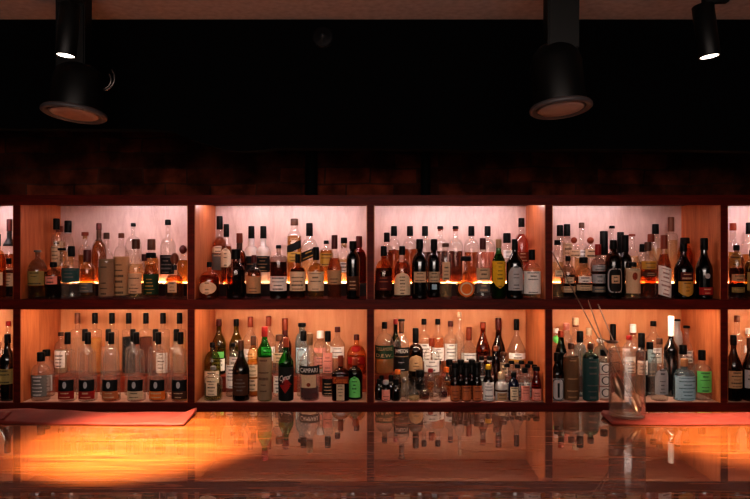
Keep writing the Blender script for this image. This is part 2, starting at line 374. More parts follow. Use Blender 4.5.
        if tx == 'lines':
            rows = max(2, min(7, int((y1-y0)/3.2)))
            for k in range(rows):
                if rows > 3 and R.random() < .2: continue
                zz = za+LHh*(k+.5)/rows; hgt = LHh/rows*R.choice((.22, .3, .42)); ext = hwid*R.uniform(.35, .78)*(1 if shp in ('rect', 'wrap') else .6)
                u = -ext
                while u < ext:
                    l_ = R.uniform(.0012, .004); u1 = min(u+l_, ext)
                    a_ = len(vs); vs += [surf(u, zz-hgt/2+sl*u, .0012), surf(u1, zz-hgt/2+sl*u1, .0012), surf(u1, zz+hgt/2+sl*u1, .0012), surf(u, zz+hgt/2+sl*u, .0012)]
                    fs.append((a_, a_+1, a_+2, a_+3)); u = u1+.0012
        elif tx == 'ring':
            for k in range(20):
                for rr in (.78, .62):
                    a0 = 2*math.pi*k/20; vs.append(surf(math.cos(a0)*hwid*rr, za+LHh*(.5+.5*math.sin(a0)*rr), .0012))
            fs = [(2*k, 2*k+1, (2*k+3) % 40, (2*k+2) % 40) for k in range(20)]
        elif tx == 'emblem':
            for k in range(14):
                for rr in (1, .55):
                    a0 = 2*math.pi*k/14; vs.append(surf(math.cos(a0)*hwid*.26*rr, za+LHh*(.56+.3*math.sin(a0)*rr), .0012))
            fs = [(2*k, 2*k+1, (2*k+3) % 28, (2*k+2) % 28) for k in range(14)]+[tuple(range(1, 28, 2))]
        elif tx == 'frame':
            cs = []
            for rr in (.98, .84):
                for k in range(32):
                    a0 = 2*math.pi*k/32; c_, s_ = math.cos(a0), math.sin(a0)
                    vs.append(surf(hwid*rr*math.copysign(abs(c_)**.45, c_), za+LHh*.5+LHh*.5*(rr if rr > .9 else .91)*math.copysign(abs(s_)**.45, s_), .0012))
            fs = [(k, (k+1) % 32, 32+(k+1) % 32, 32+k) for k in range(32)]
        else:
            lines = tx.split('|')
            for k, ln in enumerate(lines):
                tv, tf = text_mesh(ln, .25 if op.get('it') else 0)
                hh = LHh/len(lines)*op.get('h', .55); zz = za+LHh*(1-(k+.5)/len(lines))-hh/2; wid = hwid*2*op.get('tw', .85)*(1 if len(ln) > 3 else .5)
                a_ = len(vs)
                for (u, v) in tv:
                    u *= wid; vs.append(surf(u, zz+v*hh+sl*u+op.get('sk', 0)*u, .0014))
                fs += [tuple(a_+i_ for i_ in f_) for f_ in tf]
        if vs: link('lettering', mesh(vs, fs), matte(COL[tc], .6), lo_)
    NB[0] += 1
    if len((t+' '+BAYTXT[bay]).replace('-',' ').split()) > 16: print('LONG', t)
    return root

# ---- upper bay cut by the left edge
b('U0', 'F', -2, 234, 246, 250, 262, 15, 'amber bottle with pale label, half outside', g='amber', lq='amber', fill=254, lb=[(272, 285, 'cream')])
b('U0', 'K', 9.5, 219, 231, 240, 252, 14, 'amber bottle with red cap and black neck foil', lq='orange', fill=254, cap='dred', foil=(231, 246, 'black'), lb=[(268, 276, 'cream')])
b('U0', 'F', 9, 258, 264, 267, 273, 13, 'short dark bottle with cream label beside the divider', lq='dark', fill=270, lb=[(273, 286, 'cream')])
# ---- upper 1
b('U1', 'F', 36.5, 250, 254, 259, 270, 18, 'dusky bottle with grey cap and olive label by divider', cap='grey', ct='tee', g='smoke', lq='olive', fill=272, lb=[(271, 285, 'olive')])
b('U1', 'K', 45, 226, 232, 234, 238, 12, 'broad shouldered bottle with rust cap and pale banded labels', cap='rust', lb=[(241, 250, 'beige'), (252, 265, 'beige')], nw=6, lq='pale', st='square')
b('U1', 'K', 56.5, 218.5, 229.5, 233, 241, 10.5, 'clear bottle with tall plain black cap', lq='clear', nw=5.5, lb=[(246, 268, 'beige')])
b('U1', 'K', 68, 220.5, 232.5, 236, 246, 13.5, 'round shouldered clear bottle with ringed black cap', lq='pale', fill=252, nw=6, foil=(232.5, 233.5, 'silver'))
b('U1', 'M', 62, 248, 252.5, 256, 262, 14, 'clear bottle with flat black T stopper behind teal label', ct='tee', cw=8, lq='pale')
b('U1', 'F', 53.5, 262, 267, 269, 274, 16, 'low dark bottle with flat black cap and rose label', g='smoke', cw=7, lb=[(276, 284, 'pink', {'w': .8})], lq='brown')
b('U1', 'F', 71.5, 246, 256.5, 260, 267, 18, 'clear bottle with wide dark teal label', nw=6, lb=[(268, 282, 'teal', {'w': .97, 'c': 'grey'})], lq='clear', fill=266, st='square')
b('U1', 'K', 85, 232, 239, 245, 252, 13, 'amber bottle with rust coloured stepped cork', cap='rust', ct='tee', lq='gold', fill=255)
b('U1', 'M', 87.5, 249.5, 262, 264, 268, 15, 'amber bottle with broad dark red cap and grey label', cap='dred', nw=7, lq='gold', fill=269, lb=[(282, 292, 'grey')])
b('U1', 'K', 99, 223, 230, 240, 252, 15, 'tall slim amber necked bottle with dark red top', cap='dred', foil=(230, 241, 'brown'), lq='amber', fill=235)
b('U1', 'F', 106.5, 232.6, 239, 251, 261, 15, 'clear necked bottle wrapped in grey brown paper, brown cork', cap='brown', cw=6, lb=[(259, 296, 'paper', {'s': 'wrap'})], nw=5)
b('U1', 'F', 121.3, 233, 238, 246, 257, 15, 'clear necked bottle wrapped in tan paper, small cork', cap='wood', cw=5.8, lb=[(256.5, 295, 'tan', {'s': 'wrap'})], nw=5.2)
b('U1', 'K', 133.3, 223, 226.5, 236, 246, 16, 'clear bottle with thin black topped glass neck', nw=3.6, lq='clear', fill=250, cw=5)
b('U1', 'F', 136, 239, 249, 254, 268, 15, 'pale bottle with thick brown cork and beige label', cap='brown', cw=8, nw=6, lb=[(273, 293, 'beige')], lq='pale', fill=264, st='slope')
b('U1', 'M', 144.5, 254, 261, 264, 269, 11, 'small bottle with square dark red cap', cap='dred', nw=5, lq='pale')
b('U1', 'K', 151.5, 239, 250, 254, 262, 15, 'amber bottle with broad brown cork behind patterned bottle', cap='brown', cw=8, nw=6, lq='gold', fill=257)
b('U1', 'F', 151, 252.5, 258, 262, 275, 18, 'squat amber bottle with patterned dark green base', cap='black', cw=10, nw=6, lq='gold', fill=264, lb=[(274, 294, 'dgreen', {'s': 'wrap', 'c': 'gold'})])
b('U1', 'K', 168, 219.5, 225, 238, 246, 15, 'tall clear round shouldered bottle with black label', nw=4.6, lq='clear', fill=240, lb=[(255, 274, 'black', {'w': .95, 'c': 'grey'})], cw=6)
b('U1', 'F', 174.5, 252.5, 265, 269, 281, 18, 'flask bottle with smooth wooden bulb stopper', cap='wood', ct='ball', cw=8, nw=5, foil=(265, 270, 'black'), lq='amber', fill=275, lb=[(281, 292, 'beige', {'w': .5})], st='slope')
b('U1', 'K', 183, 245, 254, 257, 264, 12, 'amber bottle with dark red knob by the divider', cap='dred', ct='ball', cw=7.5, lq='gold', fill=260)
# ---- upper 2
b('U2', 'K', 212.7, 216, 229.5, 237, 246, 15.5, 'tallest bottle with long black foil and arched cream label', nw=5.4, lq='orange', fill=233, lb=[(246, 253, 'cream', {'s': 'arch'}), (254, 270, 'grey')])
b('U2', 'F', 208.5, 262, 267, 271, 279, 20, 'squat dark amber bottle with oval cream label', cap='black', lq='orange', fill=275, g='amber', lb=[(281, 294, 'cream', {'s': 'oval', 'w': .85, 't': 'lines'})])
b('U2', 'K', 226.4, 224, 237, 242, 249, 13.5, 'bottle with black cap and cream label beside the tallest', nw=5, lq='amber', fill=246, lb=[(248, 267, 'cream', {'s': 'arch'})])
b('U2', 'M', 239.5, 233, 243, 250, 259, 14, 'dark bottle with red brown cap', cap='rust', nw=5.6, g='brown', lq='dark', foil=(243, 249, 'brown'))
b('U2', 'F', 236, 249, 259, 261, 270, 19, 'broad dark square shouldered bottle with black cap', nw=8, lq='dark', fill=277, g='smoke', st='slope')
b('U2', 'K', 251.5, 226, 238.5, 246, 252, 14, 'first of two twin cream shouldered bottles with black caps', nw=5.6, milk=.55, lq=None, g='clear', lb=[(256, 272, 'black', {'w': .97, 'c': 'tan'})])
b('U2', 'K', 263.4, 226, 238.5, 246, 252, 14, 'second twin cream shouldered bottle, nearer the bay centre', nw=5.6, milk=.55, lq=None, g='clear', lb=[(256, 272, 'black', {'w': .97, 'c': 'tan'})])
b('U2', 'F', 254, 255, 263, 267, 274, 15, 'dark bottle with tan square label in front of twins', cap='dred', lq='brown', fill=270, lb=[(276, 293, 'tan', {'w': .95})])
b('U2', 'F', 278.6, 245, 248.5, 255, 260, 17.5, 'bottle with small dark cap and white tree emblem label', cw=5.5, lq='dark', fill=262, g='smoke', lb=[(276, 290.5, 'white', {'w': .95})], st='square')
b('U2', 'K', 294.4, 218.5, 225.5, 228, 238, 14.5, 'tall square whisky bottle with slanted dark label', cap='brown', n=4, nw=7, lq='gold', fill=236, lb=[(243, 251, 'black', {'w': .95, 'sl': .45, 't': None}), (252, 262, 'gold')], name='whisky_bottle', st='slope')
b('U2', 'K', 309.5, 223, 236, 239, 248, 16.5, 'round shouldered whisky bottle with wide black slanted sash', nw=6, lq='pale', fill=260, lb=[(250, 259, 'black', {'w': .97, 'sl': .4, 'c': 'gold'})], name='whisky_bottle')
b('U2', 'F', 297.7, 254, 263, 266, 271, 16, 'dark bottle with cream lettered label under the square bottle', lq='brown', fill=268, g='amber', lb=[(271.5, 290.5, 'cream', {'w': .97})])
b('U2', 'F', 316, 247, 260, 263, 269, 16.5, 'amber bottle with cream label and black foil', lq='gold', fill=263, nw=5.6, lb=[(271.5, 290.5, 'cream', {'w': .97})])
b('U2', 'K', 326.3, 240.4, 244, 248, 252, 14, 'short bottle with black cap and gold label', lb=[(253, 266, 'gold')], lq='gold', fill=250)
b('U2', 'F', 334.5, 235, 249, 251, 268, 14.5, 'long necked amber bottle with dark red foil', cap='dred', nw=5.4, st='cone', lq='orange', fill=258, lb=[(270, 284, 'tan', {'w': .97})])
b('U2', 'K', 344, 237.5, 248, 250, 256, 14, 'pale bottle with stepped black cap', ct='tee', cw=6.5, nw=6, lq='pale', lb=[(262, 272, 'white')])
b('U2', 'F', 353, 241, 249, 252, 260, 13.5, 'opaque black bottle with faint dark label', g='black', nw=6.5, lb=[(276, 290, 'brown', {'w': .8})])
b('U2', 'K', 359, 236, 247, 249, 258, 15, 'round bellied red bottle by the divider', cap='dred', nw=5.6, lq='red', fill=252, g='red')
# ---- upper 3
b('U3', 'F', 383.3, 246, 256, 260, 272, 17.5, 'dark ruby bottle with black cap and dark label', nw=5.6, lq='brown', fill=268, g='amber', lb=[(276, 290, 'dred', {'c': 'copper'})])
b('U3', 'K', 386.8, 232.5, 242, 245, 252, 12, 'shorter clear bottle with black cap in the corner', nw=5.2, lq='amber', fill=252)
for k, (xx, tt, lqq, cc) in enumerate(((394, 'first of the back row', 'amber', 'dred'), (410, 'second of the back row', 'orange', 'dred'), (425, 'third of the back row', 'brown', 'dred'), (440.3, 'fourth of the back row', 'brown', 'rust'),
                                   (455.6, 'fifth of the back row', 'brown', 'rust'), (471.4, 'sixth of the back row', 'amber', 'black'), (487.6, 'seventh of the back row', 'pink', 'black'))):
    b('U3', 'K', xx, 226, 236 if k not in (3, 4) else 229, 239, 246, 14.6, 'clear whisky bottle, '+tt, cap='black', cw=6.2, foil=(228.5, 236 if k not in (3, 4) else 231, cc), lq=lqq, fill=(250, 249, 252, 251, 251, 252, 252)[k], nw=5, st='round', lb=[(249, 254, 'rust', {'s': 'oval', 'w': .45, 't': None})] if k == 0 else [], name='whisky_bottle')
b('U3', 'F', 402.2, 246, 255, 259, 269, 17, 'orange amber bottle with tall arched cream label', nw=5.6, lq='orange', fill=262, lb=[(272, 294.5, 'cream', {'s': 'arch', 'w': .92})])
b('U3', 'F', 419.7, 239, 249, 253, 262, 16, 'black wine shaped bottle with pale square label', g='black', nw=6.4, lb=[(271.6, 282, 'beige', {'w': .75})], name='wine_bottle')
b('U3', 'M', 434, 239, 250, 253, 262, 14, 'black bottle with grey label and small blue stamp', g='black', nw=6.2, lb=[(271.6, 282, 'beige', {'w': .8}), (284, 289, 'lblue', {'w': .35, 't': None})], name='wine_bottle')
b('U3', 'F', 445.6, 243, 247, 251, 258, 12.5, 'slim clear bottle with flat brown stopper', cap='brown', cw=7, nw=5, lq='pale', fill=285, lb=[(262, 280, 'smoke' if False else 'beige', {'w': .6})])
b('U3', 'F', 465.7, 256, 261, 270, 282, 19, 'round flask with black stopper and orange medallion', cap='black', cw=11, nw=4, lq='gold', fill=272, st='bell', lb=[(280, 296.5, 'orange', {'s': 'oval', 'w': .85, 't': 'ring', 'c': 'cream'})])
b('U3', 'F', 482.8, 238, 249.5, 252, 258, 15, 'clear bottle with dark red cap and grey labels', cap='dred', nw=5.6, lq='clear', lb=[(268, 280, 'beige', {'w': .9}), (283, 292, 'grey')])
b('U3', 'F', 498.6, 239, 248, 250, 264, 14, 'green glass bottle with yellow shield label', cap='tan', nw=5.2, g='green', lq='olive', fill=254, st='slope', lb=[(261, 288, 'yellow', {'s': 'shield', 'w': .95})])
b('U3', 'K', 507, 233, 243, 246, 252, 13, 'clear bottle with thick black cap behind green one', nw=6.8, lq='clear', lb=[(250, 258, 'white', {'w': .7, 'c': 'grey'})])
b('U3', 'F', 514.8, 239, 250, 251, 264, 17, 'glossy black bottle with tall arched grey label', g='black', nw=5.4, st='slope', lb=[(265, 290, 'silver', {'s': 'arch', 'w': .85})])
b('U3', 'K', 525.5, 218, 227, 234, 243, 15, 'tall rose coloured bottle with black cap', nw=5.6, lq='rose', fill=230, lb=[(252, 262, 'rust', {'w': .8})])
b('U3', 'F', 533, 249.5, 260, 263, 269, 17.5, 'pale bottle with off white square lettered label', nw=5.6, lq='pale', fill=268, lb=[(271, 293.5, 'white', {'w': .95})])
# ---- upper 4
b('U4', 'F', 557.5, 240, 245, 250, 257, 13, 'clear bottle with flat black cap by the divider', cw=6.4, nw=5, lq='pale', fill=262, lb=[(270, 277, 'cream', {'w': .6})])
b('U4', 'K', 560, 225, 236, 240, 246, 12, 'tall clear bottle with square black cap in the corner', nw=5.6, lq='clear')
b('U4', 'K', 567, 224, 236, 238, 243, 13, 'pale lettered bottle with square black cap', nw=5.8, lq='clear', lb=[(243, 255, 'beige', {'w': .9})], st='square')
b('U4', 'K', 574, 237, 243.5, 246, 250, 12, 'clear bottle with round brown cork, nearer the divider', cap='rust', ct='ball', cw=6.5, lb=[(250, 257, 'beige')])
b('U4', 'K', 581.6, 222.5, 228, 243, 249, 14, 'long clear necked bottle with small dark top', cap='brown', cw=5.6, nw=5, lq='pale', fill=252, lb=[(250, 258, 'white')])
b('U4', 'K', 590.5, 237, 244, 246, 250, 13, 'clear bottle with round brown cork, beside long neck', cap='rust', ct='ball', cw=7, lb=[(249, 258, 'beige')])
b('U4', 'F', 568, 256, 261, 265, 272, 14.5, 'dark bottle with cream band, half hidden by spoon stems', g='smoke', lq='dark', lb=[(277, 283, 'cream', {'w': .6}), (286, 292, 'beige')])
b('U4', 'F', 583.5, 257, 263, 267, 275, 17, 'squat dark bottle with white band label', nw=7.5, g='smoke', lq='dark', lb=[(276, 282.5, 'white', {'w': .75}), (284.5, 290, 'beige')])
b('U4', 'F', 598, 244, 255, 258, 264, 14.5, 'bottle with red cap and stacked silver labels', cap='red', nw=5.4, g='smoke', lq='brown', lb=[(265, 271, 'silver'), (274, 283, 'silver'), (286, 292, 'grey')])
b('U4', 'K', 603.9, 231, 255, 257, 262, 12, 'tall black cylinder topped bottle, first of the dark necks', nw=7, lq='dark')
b('U4', 'K', 612, 225.7, 228.5, 250, 256, 12.5, 'slim clear bottle with flat dark T stopper', cw=5.6, nw=3.2, lq='clear')
b('U4', 'F', 613.4, 240, 249, 252, 262, 16, 'black bottle with pale rounded frame label', nw=6, g='dark', lq='black', lb=[(268, 292.5, 'black', {'w': .9, 't': 'frame', 'c': 'silver'}), (275, 283, 'beige', {'w': .5})])
b('U4', 'K', 620.5, 232, 253, 255, 261, 12, 'slim bottle with tall black neck foil', nw=6, g='dark', lq='black')
b('U4', 'M', 625, 235, 252, 254, 262, 13, 'black bottle with thick black neck before maple label', nw=6.4, g='dark', lq='black')
b('U4', 'K', 632, 234, 236, 250, 258, 14, 'clear long necked bottle with thin brown rim', cap='rust', cw=6.6, nw=5.4, lq='pale', fill=256)
b('U4', 'F', 632.5, 262, 267, 268, 271, 15, 'bottle with peach label and red round mark', nw=7, lq='pale', lb=[(268, 293, 'beige', {'w': .95, 't': None}), (272, 280, 'rust', {'s': 'oval', 'w': .35, 't': None})], st='square')
b('U4', 'K', 643, 244, 252, 254, 259, 12, 'low bottle with black ridged cap', nw=6, lq='pale')
b('U4', 'F', 648, 242, 251, 254, 260, 16, 'amber bottle with dark cap and gold band label', cap='brown', nw=6, lq='orange', fill=262, lb=[(261, 269, 'gold', {'w': .95}), (272, 276, 'brown')])
b('U4', 'K', 655.5, 224, 234, 238, 245, 13.5, 'pale bottle with square black cap near peach label', nw=5.8, lq='pale', fill=248)
b('U4', 'M', 651, 234, 242, 250, 262, 12, 'bottle with red brown ringed cap', cap='rust', nw=6, lq='amber')
b('U4', 'F', 664, 235, 249, 251, 265, 13.5, 'bottle with long rust cap and red splashed white label', cap='rust', nw=6, st='cone', lq='orange', fill=254, lb=[(267, 296, 'white', {'w': .95, 't': 'lines', 'c': 'rust', 'sl': -.3})])
b('U4', 'K', 671, 217, 231.5, 233, 236, 11, 'tall narrow clear bottle with brown stopper near shelf top', cap='wood', nw=5.4, n=4, lq='pale', fill=240, st='square')
b('U4', 'K', 687, 237.5, 243.5, 245, 256, 18, 'round golden jug bottle with wide black stopper', cw=9, nw=6, lq='gold', fill=248, g='amber')
b('U4', 'F', 683.5, 243, 251.5, 254, 270, 18, 'dark sloping bottle with gold shield label', nw=6, st='slope', g='dark', lq='dark', lb=[(272, 280, 'dred', {'w': .7}), (281, 296, 'gold', {'s': 'shield', 'w': .85})])
b('U4', 'F', 704, 238, 250, 252, 271, 16.5, 'black champagne shaped bottle with red label, silver seal', g='black', nw=6.4, st='slope', lb=[(287, 294.5, 'red', {'w': .85}), (273, 278.5, 'silver', {'s': 'oval', 'w': .3, 't': None})], name='wine_bottle')
# ---- upper 5
b('U5', 'K', 733, 223, 230.5, 242, 248, 13.5, 'clear bottle with rust cap and gold label', cap='rust', cw=6.4, nw=5.4, lq='pale', fill=262, lb=[(252, 266, 'gold')])
b('U5', 'F', 736.5, 245, 250.5, 254, 260, 14.5, 'dark bottle with small black stopper and grey label', cw=6, lq='brown', g='smoke', fill=268, lb=[(274, 281, 'tan'), (287, 292, 'olive')])
b('U5', 'K', 749, 222.5, 234, 240, 247, 15, 'amber bottle with tall black cap', nw=5.4, lq='gold', fill=254)
b('U5', 'F', 752, 250, 256, 260, 266, 14.5, 'front bottle with olive label, cut by picture edge', lq='gold', g='olive', lb=[(272, 290, 'olive')])
# ---- lower 0
b('L0', 'K', 8.5, 321, 326, 335, 342, 13, 'clear bottle with red cap', cap='red', nw=4.6, lq='clear', lb=[(348, 366, 'white')])
b('L0', 'F', 7.5, 334, 343, 346, 360, 15, 'black wine bottle with dark olive label', g='black', nw=5.4, st='slope', lb=[(368, 383, 'olive', {'w': .95})], name='wine_bottle')
b('L0', 'M', -4, 336, 343, 347, 355, 14, 'clear pale bottle, half outside the picture', lq='clear', lb=[(350, 370, 'white')])
# ---- lower 1
b('L1', 'F', 41, 352, 361, 364, 371, 17.5, 'squat clear bottle with dark ornate label', nw=6.8, lq='clear', lb=[(374, 395, 'grey', {'w': .9, 'c': 'white'})])
b('L1', 'M', 46.5, 349.5, 356, 360, 369, 16, 'clear bottle with black cap behind the squat bottle', nw=6.6, lq='clear', lb=[(374, 390, 'silver')])
b('L1', 'K', 61, 332, 336, 341, 347, 12, 'back row bottle with white label and flat dark cap', cap='brown', cw=5.6, lb=[(350, 367, 'white')], lq='pale')
BK = [(77.5, 'clear', 'wood', 'bronze capped', None), (95, 'gold', 'black', 'yellow liquor', None), (112, 'clear', 'black', 'clear liquor', None), (128.8, 'black', 'black', 'near black liquor', 337), (146, 'brown', 'black', 'red brown liquor', 337), (163, 'clear', 'black', 'clear liquor white label', None), (179.6, 'pale', 'black', 'pale liquor by divider', None)]
for k, (xx, lqq, cc, tt, fl) in enumerate(BK):
    b('L1', 'K', xx, 312.8, 323.5, 329, 331.5, 13, 'tall back row bottle, %s, on the riser' % tt, nw=4.4, cw=5.6, cap=cc, lq=lqq, fill=fl or 338, st='square', flare=1.05, lb=[(352, 372, 'white')] if k == 5 else [], name='vodka_bottle')
FR = [(67.6, 'red', 'clear', 'red band label, first in front'), (88, 'red', 'clear', 'red band label, second in front'), (111.4, 'copper', 'amber', 'copper band label and amber base'), (136.5, 'beige', 'clear', 'silvery beige band label'), (158.4, 'orange', 'amber', 'orange band label'), (180.6, 'brown', 'gold', 'dark label beside the divider')]
for k, (xx, bc, lqq, tt) in enumerate(FR):
    b('L1', 'F', xx, 332, 344, 349, 354, 14.6, 'tapered bottle, '+tt, nw=4.8, cw=6, lq=lqq, fill=(378, 378, 396, 380, 394, 396)[k], flare=1.22, st='square', foil=None, name='vodka_bottle',
      lb=[(378.7, 389.8, 'black', {'w': 1.02, 't': 'emblem', 'c': 'silver'}), (389.8, 397.6, bc, {'w': 1.08, 't': 'lines'})])
for k, (xx, tt) in enumerate(((85, 'second'), (108.5, 'third'), (133, 'fourth'), (155.5, 'fifth'), (176.5, 'last'))):
    b('L1', 'M3', xx, 329, 341, 346, 350, 14, 'tapered clear bottle behind the %s front row bottle' % tt, nw=4.6, cw=5.6, lq='clear', fill=372, flare=1.15, st='square', name='vodka_bottle')
# ---- lower 2
b('L2', 'K', 217.5, 319, 326, 330, 345, 14, 'olive green wine bottle with black red foil, back corner', g='olive', lq='olive', nw=4.8, st='slope', lb=[(351, 357, 'lgreen', {'t': None, 'w': .8}), (358, 370, 'white')], name='wine_bottle', cap='dred')
b('L2', 'K', 236.3, 319, 326, 330, 345, 14, 'green wine bottle with black red foil behind dark beer bottle', g='olive', lq='olive', nw=4.8, st='slope', lb=[(356, 368, 'white')], name='wine_bottle')
b('L2', 'M', 212.5, 342.5, 347, 351, 361, 16, 'olive bottle with dark cap behind cream label miniature', g='olive', lq='pale', fill=370, nw=4.6, lb=[(370, 382, 'cream')])
b('L2', 'F', 213.3, 366, 369.5, 374, 380, 18, 'short clear bottle with cream label and olive liquor', cap='grey', nw=4.6, cw=6, lq='olive', fill=386, lb=[(381, 394, 'cream', {'w': .6})])
b('L2', 'M', 233, 343, 346.5, 351, 358, 14, 'clear bottle with black cap and large white label', lq='clear', lb=[(364, 387, 'white', {'w': .95})])
b('L2', 'F', 241, 340, 350, 352, 371, 17, 'dark brown long necked bottle with dark grey label', g='dark', lq='black', nw=5, cap='brown', st='slope', lb=[(373, 394, 'brown', {'w': .9, 'c': 'grey'})], foil=(350, 357, 'black'))
b('L2', 'K', 250.4, 316.6, 327, 330, 341, 15, 'tall clear bottle with rust foil above golden bottle', cap='rust', nw=5, lq='clear', st='slope', lb=[(348, 365, 'white')])
b('L2', 'M', 253.4, 336, 345, 347, 356, 11.5, 'slim golden bottle with brown cap and cream label', cap='brown', nw=5, lq='gold', g='amber', lb=[(364, 376, 'cream'), (378, 390, 'cream')])
b('L2', 'F', 264.7, 326.5, 336.5, 339, 351, 14.2, 'bright green necked bottle with red cap, long grey label', cap='red', nw=5.6, g='bgreen', lq=None, st='slope', lb=[(356.5, 399, 'paper', {'s': 'wrap', 'c': 'brown'})])
b('L2', 'K', 268.5, 316, 326, 330, 341, 15, 'tall clear bottle with rust foil behind red capped green', cap='rust', nw=5, lq='clear', st='slope', lb=[(346, 360, 'white')])
b('L2', 'K', 285, 318, 330, 334, 346, 13, 'brown bottle with long red brown foil', cap='rust', nw=5.4, g='brown', lq='brown', st='slope', foil=(330, 335, 'dred'))
b('L2', 'M', 279.5, 334.5, 341, 344, 350, 13, 'clear bottle with wide brown stopper and pale labels', cap='brown', cw=8, nw=6, lq='clear', lb=[(352, 362, 'beige'), (375, 392, 'white')])
b('L2', 'F', 286, 337.6, 347, 350, 363, 15, 'green shouldered dark bottle with red diamond label', cap='rust', nw=5.2, g='bgreen', lq=None, st='slope', lb=[(366, 400, 'black', {'s': 'wrap', 't': None}), (375, 392, 'red', {'s': 'diamond', 'w': .85, 't': None}), (371, 383, 'black', {'w': .9, 't': 'Cynar', 'c': 'white', 'sl': .25, 'h': .6, 'it': 1})])
b('L2', 'K', 302, 323, 329.5, 333, 343, 13.5, 'pale blue bottle with dark stopper', g='lblue', nw=6, cap='black', lq='clear', lb=[(347, 372, 'lblue', {'w': .8})], milk=.25, cw=8, ct='tee')
b('L2', 'M', 303.5, 331, 341, 344, 354, 13, 'clear bottle with black foil beside tan corked one', nw=5.4, lq='clear', st='slope')
b('L2', 'F', 309.7, 333, 345, 347, 362, 20.5, 'big clear bottle with black nameplate and dark red liquor', cap='bronze', nw=5.6, lq='red', fill=387, st='slope', flare=.94, lb=[(364.5, 373, 'black', {'w': .97, 't': 'CAMPARI', 'c': 'white', 'h': .52, 'tw': .85}), (373.5, 386, 'beige', {'w': .7, 't': None}), (381, 385, 'rust', {'s': 'oval', 'w': .2, 't': None})], milk=.12)
b('L2', 'K', 320.3, 330.7, 338, 341, 346, 13, 'clear bottle with white cap and pink bands', cap='white', nw=6.4, lb=[(347, 352, 'pink', {'t': None}), (356, 366, 'pink'), (368, 374, 'white')], lq='clear')
b('L2', 'M', 327.8, 331, 341.5, 344, 350, 11.5, 'slim clear bottle with black cap and black lower label', nw=5.4, lq='clear', lb=[(352, 372, 'pink', {'w': .8}), (378, 394, 'black', {'w': .95})])
b('L2', 'K', 337.5, 326.7, 332, 336, 345, 14.5, 'clear sloping bottle with dark red cap, white label', cap='dred', nw=5, lq='clear', lb=[(346, 357, 'white', {'w': .95})], st='slope')
b('L2', 'F', 340.6, 355.5, 366, 368, 373, 17.5, 'square brown liqueur bottle with tall beige label', cap='rust', nw=5, n=4, q=.8, g='brown', lq='dark', st='round', lb=[(375.5, 382.5, 'rust', {'w': .9, 't': 'Cointreau', 'c': 'orange', 'h': .8, 'it': 1}), (383, 400, 'beige', {'w': .45})])
b('L2', 'K', 356.5, 334.5, 340, 345, 354, 19, 'round ornate orange red bottle with dark red cap', cap='dred', nw=5, lq='orange', g='red' if False else 'amber', lb=[(345, 351, 'red', {'s': 'oval', 'w': .5, 't': None}), (356, 363, 'red')])
b('L2', 'F', 355, 357.6, 365, 367, 373, 15, 'dark bottle with bright green label beside divider', cap='rust', nw=5, g='dgreen', lq='dark', lb=[(375, 396, 'lgreen', {'w': .75, 's': 'arch'})])
# ---- lower 3
b('L3', 'K', 384, 322, 328.5, 333, 343, 19, 'broad bottle with wide dark green label, orange whiskey', nw=4.8, lq='gold', fill=358, lb=[(344.5, 357.6, 'dgreen', {'w': .99, 't': 'TULLAMORE|D.E.W.', 'c': 'beige', 'h': .5})], name='whisky_bottle')
b('L3', 'K', 395.6, 318.7, 324, 332, 343, 11, 'dark green bottle with red cap between two whiskeys', cap='red', g='dgreen', lq='dark', nw=4, st='slope')
b('L3', 'M', 401.5, 319, 321, 333, 344, 15.2, 'clear whiskey bottle with black and white nameplate label', cap='black', nw=5, foil=(321, 333, 'brown'), lq='pale', cw=7, lb=[(346.5, 355, 'black', {'w': .98, 't': 'JAMESON', 'c': 'white', 'h': .6}), (356, 370, 'black', {'w': .98, 'c': 'silver'})], name='whisky_bottle', st='slope')
b('L3', 'M', 415.7, 328, 342, 344, 351, 15, 'dark bottle with black cap and cream crest label', nw=5.6, g='dark', lq='black', lb=[(354, 370, 'tan', {'w': .9, 's': 'arch'})])
b('L3', 'K', 424, 318.7, 324.5, 334, 340, 14, 'clear bottle with small black cap and white label', nw=4.6, lq='clear', lb=[(343, 360, 'white', {'w': .9})])
b('L3', 'K', 437.8, 318.7, 324.5, 334, 340, 13, 'bottle with small black cap and orange liquor', nw=4.6, lq='orange', fill=338, lb=[(347, 360, 'white', {'w': .9})])
b('L3', 'M', 431.7, 338, 346, 349, 355, 15.5, 'clear bottle with brown stopper and white lettered label', cap='rust', nw=5.2, lq='clear', lb=[(359, 371, 'white', {'w': .97})])
b('L3', 'K', 450.4, 320.8, 326.5, 334, 341, 14, 'clear bottle with dark red cap and white label', cap='dred', nw=4.6, lq='clear', lb=[(343, 360, 'white', {'w': .9})])
b('L3', 'K', 459.5, 312, 317, 332, 338, 9.5, 'slim clear bottle reaching the shelf above', cap='beige', nw=3.6, lq='clear')
b('L3', 'K', 469, 327, 340, 342, 351, 18, 'broad clear conical bottle with black rust foil', cap='rust', nw=5, st='cone', lq='clear', foil=(327.8, 333, 'black'), lb=[(352, 360, 'white', {'w': .9})])
b('L3', 'K', 483, 322, 328, 332, 350, 14, 'brown bell shaped liqueur bottle', cap='rust', g='brown', lq='brown', nw=5, st='slope', lb=[(354, 360, 'dred', {'w': .8})])
b('L3', 'K', 498.5, 318, 330, 334, 350, 13, 'near black bottle with long dark foil', g='dark', lq='black', nw=5.4, cap='dred', st='slope')
b('L3', 'K', 516.5, 319, 330, 335, 350, 18, 'clear wide shouldered bottle with black foil and gold line', nw=4.8, st='cone', lq='clear', lb=[(352, 358, 'white', {'w': .9}), (358.5, 361, 'gold', {'t': None, 'w': .95})])
b('L3', 'M', 496, 346, 351, 354, 360, 8.5, 'narrow brown bottle with tan top standing behind miniatures', cap='wood', g='brown', lq='brown', nw=5)
